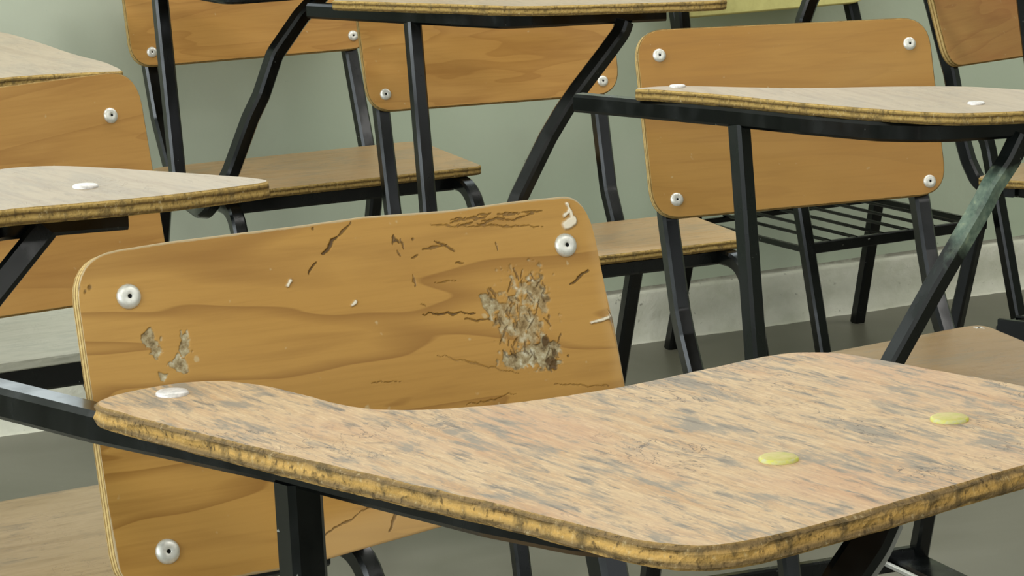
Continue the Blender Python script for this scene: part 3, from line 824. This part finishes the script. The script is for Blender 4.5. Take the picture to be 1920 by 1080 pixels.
# stepped plaster plinth along the foot of the back wall, lumpy face, uneven lower edge
rn = random.Random(4); NS = 460; V = []; F = []
prev = 0
for i in range(NS + 1):
    s_ = S0 + (S1 - S0) * i / NS
    prev = prev * 0.6 + rn.uniform(-1, 1) * 0.4
    w1 = 0.0015 * math.sin(s_ * 9) + prev * 0.0022
    for n_, z in ((-0.0076, 0.1045 + 0.001 * prev), (-0.0074, 0.1000 + 0.0008 * prev), (0.003 + w1 * .5, 0.0990 + .0008 * prev), (0.0065 + w1, 0.092), (0.006 + w1, 0.05), (0.010 + 2.2 * w1, 0.004), (0.016 + 3.5 * w1, 0.0)):
        V.append(room(s_, n_, z))
for i in range(NS):
    for j in range(6):
        a = i * 7 + j; F.append((a, a + 1, a + 8, a + 7))
me = bpy.data.meshes.new('baseboard_back'); me.from_pydata([tuple(v) for v in V], [], F)
for f in me.polygons: f.use_smooth = True
struct(link('baseboard_back', me, [M['plinth']]))

# ------------------------------------------------------------------ the chairs: measures in metres in each chair's own frame (x forward, y to the sitter's left)
CH={
'A':dict(root=(-0.0955,2.3235,0.5785,1.0861),
 zr=0.7792,
 zs=0.4564,
 panel=((-0.0877,-0.2081,0.8714),(-0.0799,-0.1343,0.8746),(-0.0679,-0.0307,0.8754),(-0.062,0.0226,0.8766),(-0.0527,0.0945,0.874),(-0.0469,0.1471,0.8752),(-0.0419,0.1881,0.8747),(-0.0392,0.2121,0.8752),(-0.0198,0.2118,0.8096),(-0.0096,0.2144,0.7763),(0.0034,0.2142,0.7325),(0.0235,0.2118,0.6639),(0.0194,0.1649,0.659),(0.0085,0.0397,0.6461),(0.0034,-0.0186,0.6401),(0.0004,-0.0539,0.6363),(-0.004,-0.0969,0.6339),(-0.018,-0.2175,0.6332)),
 riv=((-0.0739,-0.1717,0.8394),(-0.0314,0.1853,0.8381),(0.012,0.177,0.6887),(-0.0211,-0.1774,0.6594)),
 seat=((0.061,-0.2578),(0.061,0.2578),(0.3972,0.2168),(0.3972,-0.2168)),
 rod=((-0.086,-0.2733),(0.0179,-0.2541),(0.1969,-0.2077),(0.2512,-0.1987),(0.3945,-0.1724),(0.433,-0.1607),(0.4627,-0.1517),(0.4825,-0.1382),(0.4936,-0.1227),(0.4962,-0.0851),(0.495,-0.0023),(0.4918,0.0862)),
 tab=((0.0626,-0.2736),(0.0449,-0.2508),(0.0369,-0.2055),(0.0483,-0.1695),(0.0769,-0.1513),(0.1222,-0.143),(0.1717,-0.1381),(0.1978,-0.1287),(0.2144,-0.1138),(0.2315,-0.0866),(0.2471,-0.0328),(0.2524,0.0338),(0.2464,0.1017),(0.2411,0.1525),(0.242,0.1851),(0.2528,0.2055),(0.2768,0.22),(0.3259,0.2274),(0.4266,0.2447),(0.4879,0.2546),(0.5271,0.25),(0.5573,0.2299),(0.571,0.2027),(0.579,0.1677),(0.5865,0.0988),(0.5977,0.0186),(0.6088,-0.0551),(0.6144,-0.1208),(0.6094,-0.1543),(0.5928,-0.1713),(0.569,-0.1815),(0.531,-0.1874),(0.4663,-0.1968),(0.3464,-0.2235),(0.2431,-0.2434),(0.1752,-0.2562),(0.1086,-0.2666)),
 arm=((0.207,-0.194,0.7625),(0.216,-0.197,0.44)),
 dg=((0.52,0.0154,0.7296),(0.52,0.0325,0.7463),(0.52,0.0428,0.7553))),
'B':dict(root=(-0.0168,4.873,0.4201,1.0472),
 zr=0.7729,
 zs=0.4265,
 panel=((-0.084,-0.1976,0.8395),(-0.0347,0.2119,0.8367),(0.0302,0.1982,0.6126),(-0.0167,-0.2014,0.6113)),
 riv=((-0.0716,-0.1654,0.8105),(-0.0303,0.1777,0.8081),(0.0212,0.1728,0.6329),(-0.0206,-0.1727,0.6361)),
 post_right=((-0.0404,-0.1728,0.6076),(-0.0095,-0.1728,0.4604)),
 front_right=((0.4935,-0.199,0.0565),(0.5015,-0.199,0.0158)),
 post_left=((0.0136,0.1696,0.5814),(0.0396,0.1696,0.4659),(0.0584,0.1696,0.4292)),
 rear_left=((0.0635,0.199,0.3342),(0.0291,0.199,0.2422)),
 seat=((0.1032,-0.1836),(0.0946,0.2763),(0.3391,0.2614),(0.3477,-0.1985)),
 rod=((-0.0728,-0.2755),(0.0832,-0.1874),(0.1762,-0.1332),(0.2401,-0.0937),(0.2575,-0.0508),(0.2795,0.05),(0.3027,0.1425)),
 tab=((0.0338,-0.2781),(0.0021,-0.2043),(0.0326,-0.1218),(0.0992,-0.0639),(0.1233,0.0562),(0.1349,0.1393),(0.2144,0.1885),(0.371,0.1991),(0.4201,0.1832),(0.3823,0.094),(0.3209,-0.0454),(0.2826,-0.1032),(0.2104,-0.1493),(0.1546,-0.1962),(0.0919,-0.2403),(0.0549,-0.2745)),
 arm=((0.092,-0.171,0.7563),(0.155,-0.182,0.42)),
 dg=((0.3408,-0.1197,0.5239),(0.3215,-0.0621,0.6033),(0.3132,-0.0326,0.6377),(0.3068,-0.0067,0.6642),(0.2948,0.0467,0.7138),(0.2879,0.0758,0.742),(0.287,0.082,0.752))),
'C':dict(root=(0.3685,3.9671,0.3952,1.0201),
 zr=0.7542,
 zs=0.437,
 panel=((-0.0822,-0.1895,0.8236),(-0.0361,0.2024,0.8174),(0.0277,0.1931,0.5988),(-0.0153,-0.1993,0.5948)),
 riv=((-0.0696,-0.1624,0.7915),(-0.0301,0.1715,0.7854),(0.0205,0.171,0.6149),(-0.0184,-0.1666,0.6174)),
 post_right=((-0.0386,-0.1698,0.5905),(-0.0215,-0.1698,0.5282),(-0.0083,-0.1698,0.4796),(0.0055,-0.1698,0.4475),(0.0251,-0.1698,0.4119)),
 front_right=((0.3272,-0.1938,0.242),(0.3322,-0.1938,0.2285)),
 rear_right=((-0.0559,-0.1938,0.1401),(-0.063,-0.1938,0.1241)),
 post_left=((0.0056,0.1647,0.5907),(0.0239,0.1647,0.5265),(0.0423,0.1647,0.4742),(0.0672,0.1647,0.4324)),
 rear_left=((-0.0355,0.1938,0.1493),(-0.0613,0.1938,0.0696)),
 seat=((0.1706,-0.2392),(0.0789,0.2116),(0.4179,0.1851),(0.5056,-0.2461)),
 rod=((-0.0298,-0.2988),(0.181,-0.1961),(0.2839,-0.1533),(0.3765,-0.1074),(0.4097,-0.0715),(0.4294,-0.0348),(0.4423,0.0337),(0.4551,0.1242)),
 tab=((0.0631,-0.2638),(0.0561,-0.2414),(0.0661,-0.2028),(0.1198,-0.1504),(0.177,-0.0846),(0.2131,-0.009),(0.257,0.0618),(0.2891,0.0918),(0.3318,0.1134),(0.4469,0.1864),(0.4838,0.1867),(0.5033,0.1629),(0.4916,0.0723),(0.4792,0.0178),(0.4581,-0.0422),(0.4291,-0.0702),(0.3513,-0.1178),(0.26,-0.1603),(0.1732,-0.1929),(0.0847,-0.2409)),
 arm=((0.188,-0.183,0.7384),(0.24,-0.192,0.42)),
 dg=((0.44,-0.121,0.4973),(0.44,-0.0691,0.5739),(0.44,-0.0496,0.6013),(0.44,-0.0038,0.6658),(0.44,0.0066,0.6832),(0.44,0.0296,0.711),(0.44,0.0457,0.7315))),
'D':dict(root=(-0.4192,5.3451,0.4648,1.0828),
 zr=0.7944,
 zs=0.4753,
 panel=((-0.0703,-0.2106,0.8664),(-0.0533,0.2155,0.8667),(0.0151,0.2111,0.6343),(-0.0019,-0.2165,0.634)),
 riv=((-0.0602,-0.1764,0.8367),(-0.0459,0.1806,0.837),(0.0073,0.1777,0.6563),(-0.007,-0.1798,0.6561)),
 post_right=((-0.0265,-0.1776,0.6309),(0.0038,-0.1776,0.5469),(0.052,-0.1776,0.4691)),
 post_left=((-0.0092,0.177,0.6293),(0.0172,0.177,0.5562),(0.0451,0.177,0.478)),
 front_left=((0.3595,0.2057,0.4522),(0.3921,0.2057,0.4444),(0.404,0.2057,0.4217)),
 rear_left=((0.0105,0.2057,0.3793),),
 seat=((0.0621,-0.2226),(0.0635,0.2674),(0.378,0.2349),(0.3767,-0.2251)),
 rod=((-0.1331,-0.2377),(0.5705,-0.2297),(0.5684,-0.0477)),
 arm=((0.1479,-0.22,0.7586),(0.185,-0.22,0.45)),
 dg=((0.42,-0.2212,0.5125),(0.42,-0.1835,0.596),(0.42,-0.1633,0.6306),(0.42,-0.1382,0.6913),(0.42,-0.092,0.7462),(0.42,-0.0694,0.7701))),
'E':dict(root=(-0.5313,3.3047,0.5762,1.073),
 zr=0.8212,
 zs=0.4397,
 panel=((-0.0262,-0.2225,0.8553),(-0.0931,0.2113,0.8536),(-0.0218,0.2071,0.6159),(0.0397,-0.2117,0.6281)),
 riv=((-0.0303,-0.1822,0.8481),(-0.0727,0.1668,0.8084),(-0.0219,0.1757,0.6329),(0.0219,-0.1757,0.6691)),
 seat=((0.0538,-0.2562),(0.0668,0.2531),(0.3977,0.2041),(0.3868,-0.2241)),
 rod=((-0.1151,-0.1757),(0.5665,-0.3226),(0.5181,-0.2325),(0.5486,-0.1229)),
 tab=((0.6048,-0.0102),(0.583,-0.0126),(0.5403,-0.0326),(0.4704,-0.0679),(0.4011,-0.106),(0.3783,-0.1345),(0.3717,-0.1635),(0.384,-0.211),(0.3851,-0.2733),(0.3547,-0.3266),(0.326,-0.3656),(0.3375,-0.3946),(0.391,-0.4094),(0.4868,-0.4023),(0.578,-0.3771),(0.6193,-0.3427),(0.5962,-0.2946),(0.5784,-0.2574),(0.5961,-0.1997),(0.6138,-0.1181),(0.6145,-0.0369),(0.6127,-0.0183)),
 arm=(),
 dg=((0.53,-0.2606,0.746),(0.53,-0.195,0.8092))),
'F':dict(root=(-0.8117,4.2881,0.5011,1.0428),
 zr=0.7921,
 zs=0.4302,
 panel=((-0.0596,-0.2054,0.8346),(-0.0596,0.2054,0.8346),(0.0084,0.2054,0.604),(0.0084,-0.2054,0.604)),
 riv=((-0.0511,-0.1721,0.806),(-0.0511,0.1721,0.806),(-0,0.1721,0.6327),(0,-0.1721,0.6327)),
 seat=((0.0626,-0.2466),(0.0545,0.2485),(0.3779,0.2143),(0.3847,-0.2019)),
 rod=((-0.1055,-0.2461),(0.5701,-0.194),(0.5566,-0.0191)),
 tab=((0.5864,0.084),(0.5549,0.0921),(0.4779,0.1024),(0.3923,0.099),(0.1951,0.1155),(0.0705,0.1164),(0.0025,0.0956),(0.0165,0.0232),(-0.0166,-0.0474),(-0.0836,-0.0854),(-0.0654,-0.1349),(0.0577,-0.1678),(0.2978,-0.1753),(0.5171,-0.1795),(0.5712,-0.1588),(0.5604,-0.1159),(0.5395,-0.0554),(0.5508,0.0076),(0.5764,0.0655)),
 arm=(),
 dg=()),
'G':dict(root=(0.4965,5.9216,0.5179,1.076),
 zr=0.7935,
 zs=0.4521,
 panel=((-0.0738,-0.2079,0.861),(-0.0489,0.2152,0.8613),(0.0211,0.211,0.6234),(-0.0037,-0.2121,0.6231)),
 riv=((-0.0631,-0.1741,0.8315),(-0.0422,0.1803,0.8318),(0.0104,0.1772,0.6529),(-0.0104,-0.1772,0.6527)),
 post_right=((-0.0287,-0.1899,0.6189),),
 front_right=((0.381,-0.2044,0.3167),(0.399,-0.2044,0.2514),(0.4244,-0.2044,0.1514),(0.4408,-0.2044,0.0821)),
 post_left=((0.0008,0.1824,0.6059),),
 front_left=((0.3815,0.2044,0.3923),(0.4151,0.2044,0.2899),(0.4274,0.2044,0.2401),(0.4548,0.2044,0.1546),(0.4656,0.2044,0.0988)),
 rear_left=((0.0425,0.2044,0.2373),(0.0123,0.2044,0.1287),(-0.0204,0.2044,0.0023)),
 seat=((0.0605,-0.2554),(0.0605,0.2554),(0.3935,0.2148),(0.3935,-0.2148)),
 rod=((-0.1075,-0.2601),(0.5882,-0.1903),(0.5701,-0.0103)),
 arm=((-0.0164,-0.2,0.77),(0.02,-0.2,0.42)),
 dg=((0.42,-0.2239,0.656),(0.42,-0.208,0.6903))),
'H':dict(root=(0.8467,5.3457,0.9446,1.0255),
 zr=0.7563,
 zs=0.4309,
 panel=((-0.0688,-0.1987,0.8277),(-0.0482,0.2047,0.8137),(0.0186,0.2013,0.587),(-0.003,-0.2054,0.6042)),
 riv=((-0.0588,-0.1664,0.7984),(-0.0416,0.1715,0.7867),(0.0086,0.169,0.6163),(-0.0086,-0.169,0.6281)),
 post_right=((-0.0428,-0.1672,0.6556),(-0.0223,-0.1672,0.5906),(0.001,-0.1672,0.4735),(0.0098,-0.1672,0.4457),(0.0313,-0.1672,0.4038)),
 rear_right=((0.0379,-0.1949,0.3296),(0.0093,-0.1949,0.2206),(0.0013,-0.1949,0.172)),
 seat=((0.0576,-0.2435),(0.0576,0.2435),(0.375,0.2047),(0.375,-0.2047)),
 rod=((-0.1024,-0.2479),(0.5606,-0.1814),(0.5434,-0.0098)),
 arm=((0.1245,-0.2,0.73),(0.16,-0.2,0.42)),
 dg=()),
}
make_chair('A', CH['A'], 'nearest chair, scarred orange backrest behind a badly worn writing tablet with two yellow bolts', 'panelA', 'seat', 'tabA', 'edge', 'black', rack=False, tubew=0.0235)
make_chair('E', CH['E'], 'chair cut by the left edge, pale tablet with one silver bolt, behind the nearest chair', 'panel', 'seatE', 'tab', 'edge', 'black', rack=False)
make_chair('C', CH['C'], 'chair right of centre, smooth backrest with all four rivets showing, chipped slanting stay with a painted-on sheen', 'panelC', 'seatC', 'tab', 'edge', 'black', rack=False)
make_chair('B', CH['B'], 'middle chair, backrest with a dark upright before it, tablet running along the top edge', 'panel', 'seat', 'tab', 'edge', 'black', rack=False)
make_chair('F', CH['F'], 'mostly hidden chair at far left, only its tan tablet corner and grey seat showing', 'panel', 'seatF', 'tab', 'edge', 'black', rack=False)
make_chair('D', CH['D'], 'chair at upper left by the wall, backrest cut by the top edge, worn seat', 'panel', 'seat', 'tab', 'edge', 'black', rack=False)
make_chair('H', CH['H'], 'chair in the upper right corner with a reddish two-tone backrest and no rivets', 'panelH', 'seat', 'tab', 'edge', 'black')
make_chair('G', CH['G'], 'chair against the wall with a yellow painted backrest and an open wire book rack', 'panelG', 'seat', 'tab', 'edge', 'black')
